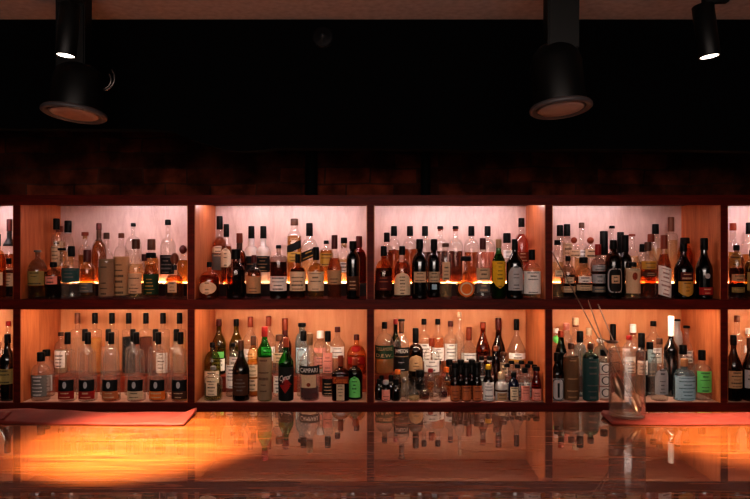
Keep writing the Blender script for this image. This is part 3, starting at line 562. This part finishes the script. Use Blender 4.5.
b('L3', 'M', 503.5, 352, 356, 358, 362, 9, 'small pale bottle with brown lid behind miniatures', cap='brown', nw=6, lb=[(362, 374, 'beige')])
# miniatures and bitters, front rows
mini = dict(name='bitters_bottle')
b('L3', 'f', 385.8, 380, 384, 386, 390, 9, 'small bottle with silver cap and pink label', cap='silver', nw=5.5, g='dark', lq='red', lb=[(389, 402, 'pink')], **mini)
b('L3', 'f', 378, 379, 384, 386, 390, 7.6, 'black dropper bottle touching the divider', g='black', nw=4.4, **mini)
b('L3', 'f', 395.8, 379, 385, 387, 391, 8.4, 'black dropper bottle, second in front', g='black', nw=5, cap='black', **mini)
b('L3', 'm', 381.5, 375.5, 381, 383, 387, 7.6, 'black bitters bottle, second row corner', g='black', nw=4.4, **mini)
b('L3', 'm', 391, 375, 381, 383, 387, 7.8, 'black bitters bottle, second row with grey collar', g='black', nw=4.6, foil=(381, 382.5, 'grey'), **mini)
b('L3', 'n', 397.7, 369.5, 374, 376, 381, 7.6, 'small bottle with orange cap behind the black droppers', cap='orange', nw=5, g='smoke', lq='dark', **mini)
dec = dict(name='decanter', ct='stopper', cap='grey', cat='decanter')
b('L3', 'f', 404.2, 377, 383, 386, 391, 7.8, 'tiny clear bottle with grey ball stopper', cap='grey', ct='ball', cw=5, lq='clear', **mini)
b('L3', 'f', 414.2, 376.5, 386, 388.5, 393, 11, 'small glass decanter of pale liquor, first of three', nw=3.6, lq='pale', fill=396, **dec)
b('L3', 'f', 424.2, 377.5, 386, 388.5, 393, 10.8, 'small glass decanter of red amber liquor', nw=3.6, lq='brown', fill=392, **dec)
b('L3', 'f', 435.6, 377.5, 386, 388.5, 393, 11.4, 'small glass decanter of clear liquor beside amber one', nw=3.6, lq='clear', fill=391, **dec)
b('L3', 'm3', 408.6, 372.5, 381, 383, 388, 8.6, 'glass stoppered decanter behind the pale one', nw=3.4, lq='clear', **dec)
b('L3', 'm3', 429.2, 374.5, 383, 385, 389, 8.8, 'glass stoppered decanter between amber and clear ones', nw=3.4, lq='brown', **dec)
b('L3', 'm3', 443, 376.5, 385, 387, 391, 9, 'glass stoppered decanter of dark red by tall bitters', nw=3.4, lq='red', **dec)
b('L3', 'n', 420, 370, 376.5, 378, 382, 10, 'small jar with broad black lid', nw=9, g='smoke', lq='dark', name='jar')
b('L3', 'n', 430.5, 368.5, 372, 375, 380, 8, 'small bottle with red cap behind decanters', cap='red', lq='amber', **mini)
b('L3', 'n', 438.3, 360.5, 364.5, 368, 374, 8.6, 'small orange bottle with flat black cap', cw=6, lq='orange', **mini)
b('L3', 'n', 446.5, 367, 372, 375, 380, 8, 'small bottle with orange cap beside tall bitters', cap='orange', lq='amber', **mini)
for k, (xx, rw, tp, tt) in enumerate(((455, 'f', 362.5, 'first of three in front'), (466.2, 'f', 362.5, 'second of three in front'), (477, 'f', 362, 'third of three in front'), (449.2, 'm2', 359.5, 'first of the row behind'), (460.8, 'm2', 359.5, 'second of the row behind'), (472, 'm2', 359.5, 'third of the row behind'))):
    b('L3', rw, xx, tp, tp+5, tp+14, tp+21, 9.6, 'black copper labelled bitters bottle, '+tt, g='dark', lq='black', nw=6, cap='black', foil=(tp+5, tp+14, 'black'), lb=[(385, 399.5, 'copper', {'w': .95, 'c': 'dred'})], st='slope', **mini)
b('L3', 'n', 481.5, 356, 360, 364, 371, 8.4, 'small clear bottle with black and white cap, behind yellow', lq='clear', foil=(360, 361.5, 'white'), lb=[(375, 390, 'white')], **mini)
b('L3', 'n3', 489.5, 356, 360, 364, 371, 8, 'small clear bottle with black cap, nearer the brown one', lq='clear', foil=(360, 361.5, 'white'), lb=[(375, 390, 'white')], **mini)
b('L3', 'f', 488.3, 364.5, 369, 376, 383, 11, 'bitters bottle with yellow cap and oversized white label', cap='yellow', nw=5.2, g='dark', lq='dark', foil=(369, 377, 'black'), lb=[(381.5, 402, 'white', {'w': .98, 's': 'rect'})], **mini)
b('L3', 'f', 501.3, 372, 379, 381, 385, 12, 'tan frosted bottle with pale cap', cap='beige', nw=6.4, g='clear', milk=.85, lq=None, lb=[(389, 391, 'brown', {'t': None, 's': 'wrap'}), (392, 401, 'tan', {'w': .8})], **mini)
b('L3', 'f', 513.7, 372, 376, 379, 385, 10.8, 'deep blue bottle with black cap and cream label', nw=5, g='blue', lq=None, lb=[(386, 402, 'cream', {'w': .75})], **mini)
b('L3', 'f', 525, 368, 372.5, 378, 385, 9.4, 'small clear bottle with black cap and rose label', nw=5.4, lq='clear', lb=[(385, 402.5, 'pink', {'w': .95, 'c': 'rust'})], **mini)
b('L3', 'f', 536.3, 366.5, 370.5, 378, 386, 9.8, 'small red bottle with black cap, last of front row', nw=6, g='red', lq='rose', lb=[(388, 402.5, 'pink', {'w': .95, 'c': 'rust'})], **mini)
for k, (xx, rw, tp) in enumerate(((507, 'm', 363.5), (517.5, 'm', 364.5), (527.8, 'm', 364), (534.5, 'm2', 364.5), (511.5, 'n', 360.5), (521.5, 'n', 360.5), (530.5, 'n1', 361))):
    b('L3', rw, xx, tp, tp+3.4, tp+8, tp+14, 8.2, 'small clear bottle with black cap, %s of the clustered spares' % ('first', 'second', 'third', 'fourth', 'fifth', 'sixth', 'seventh')[k], nw=5, lq='clear', cap='black', lb=[(382, 396, 'white')], **mini)
# ---- lower 4
b('L4', 'F', 557, 352.5, 361, 363, 374, 13.5, 'dark bottle with tall single letter label beside divider', g='dark', lq='black', nw=5.4, st='slope', lb=[(377.6, 400, 'silver', {'w': .9, 't': 'frame', 'c': 'black'}), (380, 398, 'silver', {'w': .5, 't': 'I', 'c': 'black', 'h': .8, 'tw': .6})])
b('L4', 'M', 561, 330.7, 337, 340, 352, 11, 'dark green bottle with rust cap behind letter label', cap='rust', g='dgreen', lq='dark', nw=5.4, st='slope')
b('L4', 'K', 556, 328, 333, 337, 343, 11, 'clear bottle with green sticker in the corner', cap='white', lb=[(335, 343, 'lgreen', {'s': 'oval', 'w': .7, 't': None})], lq='clear')
b('L4', 'K', 566.4, 323, 330, 334, 341, 12, 'clear bottle with peach cap', cap='pink', nw=5.6, lq='clear', milk=.15)
b('L4', 'K', 575.5, 317.6, 325, 336, 342, 11, 'tall slim clear bottle with pale rust top', cap='beige', nw=6, lq='clear', foil=(325, 326.5, 'rust'))
b('L4', 'F', 571.2, 343, 349, 352, 357, 15.4, 'bronze brown cylinder bottle with embossed pattern', cap='brown', cw=6.4, nw=5, g='clear', lq=None, st='round', lb=[(356.5, 399, 'bronze', {'s': 'wrap', 'c': 'tan'})], name='gin_bottle')
b('L4', 'M', 580, 331, 342, 344, 350, 12, 'pale blue tinted bottle with thick black cap', nw=6, g='lblue', lq='clear', milk=.1)
b('L4', 'F', 590.6, 343, 349, 352, 357, 15.4, 'teal green cylinder bottle with embossed pattern', cap='brown', cw=6.4, nw=5, g='teal', lq=None, st='round', lb=[(357.5, 399, 'teal', {'s': 'wrap', 'c': 'grey'})], name='gin_bottle')
b('L4', 'K', 589, 328, 335, 339, 345, 12, 'clear bottle with pale orange cap above teal one', cap='beige', nw=5, lq='clear')
b('L4', 'K', 600.5, 338, 343, 346, 351, 13, 'bluish clear bottle with round glass cap', cap='white', ct='ball', cw=8, g='lblue', lq='clear')
b('L4', 'F', 604, 349.6, 355.5, 357, 361, 12, 'clear bottle printed with black circles', nw=6.6, lq='clear', lb=[(362, 373, 'white', {'t': 'ring', 'w': .9}), (374, 385, 'white', {'t': 'ring', 'w': .9}), (386, 397, 'white', {'t': 'ring', 'w': .9})], name='gin_bottle')
b('L4', 'K', 613, 324, 340, 342, 349, 13, 'clear bottle with long black foil behind strainer', nw=5, lq='clear')
b('L4', 'K', 633, 324, 332.5, 337, 344, 13, 'clear bottle with white and rust cap', cap='white', nw=5.6, lq='clear', foil=(332.5, 334.5, 'rust'))
b('L4', 'M', 629, 335.5, 339.5, 343, 350, 12, 'clear bottle with red cap behind the mixing glass', cap='red', nw=5, lq='clear', lb=[(356, 372, 'white')])
b('L4', 'M', 641.5, 333, 347, 349, 355, 11.5, 'dark bottle with thick black foil beside mixing glass', nw=6, g='dark', lq='dark', lb=[(360, 374, 'white')])
b('L4', 'K', 653.3, 321, 326, 331, 341, 15.5, 'clear conical bottle with black dripper top', nw=5, st='slope', lq='clear', lb=[(347, 362, 'white')], cw=6)
b('L4', 'M', 649.8, 342, 349, 352, 358, 13, 'bluish bottle with black cap behind the slender one', nw=6, g='lblue', lq='clear', lb=[(362, 376, 'grey')])
b('L4', 'F', 659.5, 338, 344, 350, 366, 16.5, 'slender clear bottle with grey white printed label', cap='brown', nw=5.4, st='slope', lq='clear', fill=362, lb=[(367, 393, 'silver', {'w': .8, 's': 'arch'})], name='gin_bottle')
b('L4', 'M', 671, 316, 336, 337.5, 350, 14, 'black bottle with long white neck', nw=5, g='black', cap='white', lq=None, st='slope', cw=6)
b('L4', 'K', 677.5, 319, 321, 330, 338, 10, 'slim white bottle with thin black top', nw=5.4, cw=6, g='frost', milk=.7, lq=None)
b('L4', 'K', 686.5, 325.6, 328, 342, 350, 13.5, 'clear bottle with thin black rimmed stopper', nw=4.6, cw=6.6, lq='clear', lb=[(350, 362, 'white')])
b('L4', 'M', 683, 345, 354, 356, 360, 21, 'broad square clear bottle behind the grey blue label', nw=6.6, n=4, q=.7, lq='clear', st='square')
b('L4', 'F', 684.3, 358.5, 366, 369, 376, 21.5, 'broad frosted bottle with grey blue label and cork', cap='cork', nw=6.6, lq='clear', g='lblue', milk=.2, q=.8, lb=[(375, 399, 'lblue', {'w': .97, 'c': 'teal'})], name='gin_bottle')
b('L4', 'F', 705.3, 350, 360, 364, 371, 18, 'clear bottle with bright green label and black cap', nw=6.2, lq='clear', fill=366, lb=[(370, 391, 'lgreen', {'w': .78, 'c': 'dgreen'})], foil=(353.5, 356, 'white'), name='gin_bottle')
# ---- lower 5
b('L5', 'K', 737, 315.5, 322, 332, 342, 14, 'clear bottle with square brown stopper', cap='wood', nw=5, lq='clear', st='slope')
b('L5', 'F', 733.5, 335, 345, 348, 367, 15.5, 'black wine bottle with tan label beside divider', g='dark', lq='black', nw=5.4, st='slope', lb=[(370, 387, 'tan', {'w': .9})], name='wine_bottle')
b('L5', 'F', 750, 337.6, 348, 350, 368, 15.5, 'dark wine bottle with grey label', g='dark', lq='dark', nw=5.4, st='slope', lb=[(369, 387, 'silver', {'w': .9})], name='wine_bottle', cap='brown')
b('L5', 'K', 748, 328, 334, 338, 345, 13, 'round clear bottle with pale label at picture edge', cap='white', lq='clear', lb=[(345, 352, 'white')])
print('BOTTLES', NB[0])

# ------------------------------------------------------------------ bar mats
cloth = matte('68221a', .75, .25, noise=.22, nscale=14)
def mat_mesh(poly_back, poly_front, z0, th, seed, nx=60, ny=10, amp=.003):
    """folded cloth: back and front edge polylines in metres (x, y); soft wrinkles, closed slab"""
    rr = random.Random(seed); ph = [rr.uniform(0, 6) for _ in range(6)]
    def along(pl, t):
        s = t*(len(pl)-1); i = min(int(s), len(pl)-2); u = s-i
        return tuple(pl[i][k]+(pl[i+1][k]-pl[i][k])*u for k in range(3))
    vs, fs = [], []
    for lay in (1, 0):
        for j in range(ny+1):
            v = j/ny
            for i in range(nx+1):
                u = i/nx; B = along(poly_back, u); A = along(poly_front, u)
                x = A[0]+(B[0]-A[0])*v; y = A[1]+(B[1]-A[1])*v; h = A[2]+(B[2]-A[2])*v
                w = amp*(math.sin(9*u+ph[0]+4*v)+.6*math.sin(23*u+ph[1]-5*v)+.5*math.sin(6*v+ph[2]))
                edge = min(1, 6*min(u, 1-u)+.0, 1)
                z = z0+(th*(.55+.45*math.sin(math.pi*min(1, max(0, v))))+max(-th*.3, w)+h if lay else 0.0005+h*.9)
                vs.append((x, y, z))
    m_ = (nx+1)*(ny+1)
    for j in range(ny):
        for i in range(nx):
            a = j*(nx+1)+i; q_ = (a, a+1, a+nx+2, a+nx+1); fs.append(q_); fs.append(tuple(m_+k for k in reversed(q_)))
    def side(a, c): fs.append((a, m_+a, m_+c, c))
    for i in range(nx):
        side(i, i+1); t_ = ny*(nx+1)+i; side(t_+1, t_)
    for j in range(ny):
        a = j*(nx+1); side(a+nx+1, a); a += nx; side(a, a+nx+1)
    return mesh(vs, fs)
def cp(px, py):
    d = (ZC-CT)*F/(py-HY); return (X(px, d), d)
def P3(px, py, h=0): return (*cp(px, py), h)
mt = empty('bar_mat', (0, 2.6, CT), 'folded brick red cloth mat lying at the far edge of the bar under first bay', 'bar mat', 'red bar mats')
def rel(pl): return [(p[0], p[1]-2.6, p[2]) for p in pl]
link('cloth', mat_mesh(rel([P3(-40, 413), P3(30, 412.6, .006), P3(60, 413.5, .004), P3(120, 413.5), P3(185, 413.5), P3(197, 413.5, .010)]), rel([P3(-40, 423), P3(0, 424), P3(60, 425), P3(120, 426), P3(165, 426.5), P3(184, 426, .003)]), .0, .012, 3), cloth, mt, True)
link('fold', mat_mesh(rel([P3(-40, 416, .012), P3(-10, 415.5, .013), P3(12, 415.5, .014)]), rel([P3(-40, 422, .012), P3(-10, 422.5, .012), P3(4, 423, .012)]), .0, .006, 5, 20), cloth, mt, True)
mt2 = empty('bar_mat', (1.5, 2.6, CT), 'flat red mat under the mixing glass, one corner turned up', 'bar mat', 'red bar mats')
def rel2(pl): return [(p[0]-1.5, p[1]-2.6, p[2]) for p in pl]
link('cloth', mat_mesh(rel2([P3(603, 413.5, .009), P3(625, 414), P3(680, 414), P3(760, 413.5), P3(860, 413.5)]), rel2([P3(601, 417, .010), P3(612, 425, .001), P3(680, 426), P3(760, 425), P3(860, 425)]), .0, .008, 9, amp=.0012), cloth, mt2, True)

# ------------------------------------------------------------------ mixing glass with spoons
gd = 2.575; gx = X(627, gd)*1.0; gr = 17.6*gd/F; gh = Z(350, gd)-CT
gz = CT+.0122
realglass = glassy('f8f4f0', .5, gloss=1.3, milk=.02, rim=.5, pw=3)
water = glassy('f6ece4', .8, gloss=.8, milk=.03, pw=2)
mg = empty('mixing_glass', (gx, gd, gz), 'tall clear mixing glass holding bar spoons on the red mat', 'glass')
H = gh-.011; wt = .003
prof = [(0, gr*.9), (.002, gr*.97), (.008, gr), (H*.5, gr), (H-.004, gr*1.0), (H, gr*1.02), (H+.001, gr*1.0), (H-.003, gr-wt), (H*.5, gr-wt), (.018, gr-wt), (.014, gr*.8), (.012, gr*.3)]
link('glass', lathe(prof, 48), realglass, mg, True)
wl = Z(364, gd)-gz
link('water', lathe([(.0145, gr*.6), (.019, gr-wt-.0008), (wl, gr-wt-.0008)], 40), water, mg, True)
steel = matte('a48a7a', .28, .5, metal=1.0)
def spoon(tip, topp, label, bowl, ang):
    """bowl centre 'tip', handle end 'topp'"""
    tip = Vector(tip); topp = Vector(topp); e = empty('bar_spoon', tip, label, 'spoon', 'bar spoons in the mixing glass')
    v = topp-tip; nrm = v.normalized(); a = nrm*bowl*.95
    pts = [a+(v-a)*k/30 for k in range(31)]
    link('stem', tube(pts, [.0022]*28+[.0024, .003, .0016], 8), steel, e, True)
    # ladle: leaf outline dished
    u = nrm; s_ = u.cross(Vector((math.sin(ang), -math.cos(ang), 0))).normalized(); dn = u.cross(s_)
    vs, fs = [], []; n1, n2 = 14, 9
    for i in range(n1+1):
        t_ = i/n1; hw = bowl*.42*math.sin(math.pi*min(1, t_**.8*.96+.03))**.7
        for j in range(n2):
            w_ = 2*j/(n2-1)-1; dep = (1-w_*w_)*hw*.55
            vs.append(tuple(u*(bowl-2*bowl*t_)+s_*w_*hw+dn*dep))
    m_ = len(vs); vs += [tuple(Vector(q)+dn*.0012) for q in vs]
    for i in range(n1):
        for j in range(n2-1):
            k = i*n2+j; f_ = (k, k+1, k+n2+1, k+n2); fs += [f_, tuple(m_+x for x in reversed(f_))]
    link('spoon_bowl', mesh(vs, fs), steel, e, True)
    return e
def W(px, py, d): return (X(px, d), d, Z(py, d))
spoon(W(634, 405, gd-.008), W(552, 251, 2.86), 'long thin bar spoon leaning furthest out of mixing glass, reaching upper bay', .032, .5)
spoon(W(619, 388, gd+.018), W(588, 300, 2.72), 'shorter stemmed bar spoon in mixing glass, large leaf shaped bowl', .046, -.3)
spoon(W(638, 400, gd+.022), W(598, 304, 2.68), 'third bar spoon standing in mixing glass between the other two', .028, .2)
# julep strainer resting on the rim
js = empty('julep_strainer', W(612, 344, gd-.005), 'small steel strainer resting across the mixing glass rim', 'strainer')
vs, fs = [], []
link('strainer_cup', lathe([(.001, .004), (.002, .012), (.006, .019), (.010, .022), (.0105, .024), (.0115, .024), (.0112, .022), (.007, .018), (.003, .011), (.002, .003)], 28), steel, js, True)
link('handle', tube([(-.022, 0, .011), (-.035, .002, .018), (-.05, .004, .022)], [.003, .0028, .0035], 8), steel, js, True)

# ------------------------------------------------------------------ lamps overhead
blk = matte('040404', .45, .2); ring_m = matte('3a3435', .5, .4); lensm = matte('8a7a74', .35, .4, noise=.1, nscale=20)
def downlight(px, py, wpx, d, roll, pitch, label, bodyw, bodyh, bracket=0):
    r = wpx*d/F/2; z = Z(py, d); x = X(px, d)
    e = empty('downlight', (x, d, z), label, 'light', 'large black downlights')
    piv = bpy.data.objects.new('lamp_head', None)
    rb = bodyw*d/F/2; hb = bodyh*d/F
    Mx = Matrix.Rotation(roll, 4, 'Y') @ Matrix.Rotation(pitch, 4, 'X')
    def put(name, me, mat):
        me.transform(Mx); return link(name, me, mat, e, True)
    bpy.data.objects.remove(piv)
    put('housing', lathe([(.012, rb*.98), (.02, rb), (hb*.72, rb*.99), (hb*.9, rb*.86), (hb, rb*.6), (hb+.01, rb*.3)], 40), blk)
    put('trim_ring', lathe([(.013, rb*.9), (.013, r*.96), (.008, r), (.002, r), (-.002, r*.95), (-.001, r*.86), (.006, r*.8), (.006, r*.5)], 48, closed=False), ring_m)
    put('lens', lathe([(.0045, r*.76), (.0005, r*.7), (-.001, r*.45), (-.0015, .002)], 40), lensm)
    zt = CEIL-z
    link('mounting_stem', boxes([(-.045, .045, -.03, .03, hb-.02, zt-.0)], .004), blk, e)
    if bracket:
        for k, (a0, rr) in enumerate(((.0, .040), (.006, .029))):
            pts = [(rb+.012+rr*math.cos(t_), -.01, hb*.5+.035-.006*k+rr*math.sin(t_)) for t_ in [math.radians(v) for v in range(-80, 41, 12)]]
            me = tube(pts, .003, 8); link('bracket', me, matte('57504e', .25, .5, metal=.8), e, True)
    return e
downlight(74, 115, 63, 2.15, math.radians(4.5), math.radians(-6), 'large black cylindrical downlight behind the small lit spot', 50, 50, 1)
downlight(561, 110, 62, 2.0, math.radians(-4), math.radians(-7), 'large black cylindrical downlight hanging over the third bay', 52, 66)
def spot(px, py, wpx, d, roll, label, aim, power, ang):
    r = wpx*d/F/2; x, z = X(px, d), Z(py, d)
    e = empty('spotlight', (x, d, z), label, 'light', 'small lit spotlights')
    Mx = Matrix.Rotation(roll, 4, 'Y') @ Matrix.Rotation(math.radians(-3), 4, 'X'); h = 52*d/F
    def put(name, me, mat): me.transform(Mx); return link(name, me, mat, e, True)
    put('housing', lathe([(.0, r*.9), (0, r), (.004, r*1.05), (h, r*1.05), (h+.002, r*.95), (h+.002, .002)], 32, closed=False), blk)
    put('lens', lathe([(.0025, r*.88), (.0015, r*.5), (.001, .002)], 28), emit('fff0e0', 6))
    link('mount', boxes([(-.016, .016, -.016, .016, h+.001, CEIL-z)], .002), blk, e)
    link('track_adapter', boxes([(.004, .05, -.012, .012, h+.006, h+.022)], .002), blk, e)
    la = bpy.data.lights.new('spot_beam', 'SPOT'); la.energy = power; la.color = (1, .80, .52); la.spot_size = math.radians(ang); la.spot_blend = 1; la.shadow_soft_size = .03
    lo = bpy.data.objects.new('spot_beam', la); C.objects.link(lo); lo.location = (x, d, z-.012)
    lo.rotation_euler = (Vector(aim)-Vector(lo.location)).to_track_quat('-Z', 'Y').to_euler()
spot(65.5, 56, 19, 1.75, math.radians(4), 'small lit black spotlight in front of the large downlight', (X(140, 2.26), 2.26, CT), 1200, 42)
spot(709.5, 57, 20, 1.9, math.radians(-6), 'small lit black spotlight near the picture corner', (X(765, 2.35), 2.35, CT), 560, 44)
sn = empty('ceiling_sensor', (X(323, SOF), SOF, Z(37.5, SOF)), 'small dark round sensor on the black beam', 'sensor')
me = lathe([(0, .038), (.006, .038), (.012, .03), (.014, .02), (.026, .012), (.028, .002)], 28); me.transform(Matrix.Rotation(math.pi/2, 4, 'X'))
link('housing', me, matte('0a0a0d', .5, .2), sn, True)
me = lathe([(.0285, .006), (.030, .005), (.031, .001)], 16); me.transform(Matrix.Rotation(math.pi/2, 4, 'X'))
link('lens', me, matte('1c1c20', .3, .4), sn, True)

# ------------------------------------------------------------------ added fill lights
def area(loc, aim, size, power, col, sy=None):
    la = bpy.data.lights.new('fill_light', 'AREA'); la.energy = power; la.color = col; la.size = size
    if sy: la.shape = 'RECTANGLE'; la.size_y = sy
    o_ = bpy.data.objects.new('fill_light', la); C.objects.link(o_); o_.location = loc
    o_.rotation_euler = (Vector(aim)-Vector(loc)).to_track_quat('-Z', 'Y').to_euler()
area((0, .3, CEIL-.06), (0, 3.0, 1.35), 3.0, 9, (1, .74, .6), .5)  # added overhead fill that keeps labels and frame readable
area((0, -1.0, 1.95), (0, 3, 1.65), 2.5, 21, (1, .76, .64), .8)  # added fill from behind the camera onto shelves and brick
area((0, -.6, 2.1), (0, 2.2, CEIL), 3.0, 20, (1, .93, .9), .5)  # added uplight, brightens the ceiling strip
w = bpy.data.worlds.new('dim_room'); sc.world = w; w.use_nodes = True
w.node_tree.nodes['Background'].inputs[0].default_value = (.9, .75, .7, 1); w.node_tree.nodes['Background'].inputs[1].default_value = .012

cam = bpy.data.cameras.new('camera'); cam.sensor_width = 36; cam.lens = 36*F/750; cam.clip_start = .05
co = bpy.data.objects.new('camera', cam); C.objects.link(co); co.location = (0, 0, ZC); co.rotation_euler = (math.pi/2, 0, 0); sc.camera = co
sc.view_settings.view_transform = 'Standard'; sc.view_settings.look = 'Medium High Contrast'; sc.view_settings.exposure = 0
sc.cycles.transparent_max_bounces = 32; sc.cycles.max_bounces = 8; sc.cycles.diffuse_bounces = 3; sc.cycles.glossy_bounces = 3; sc.cycles.transmission_bounces = 8
sc.cycles.use_denoising = True; sc.cycles.sample_clamp_indirect = 4
sc.cycles.caustics_reflective = False; sc.cycles.caustics_refractive = False
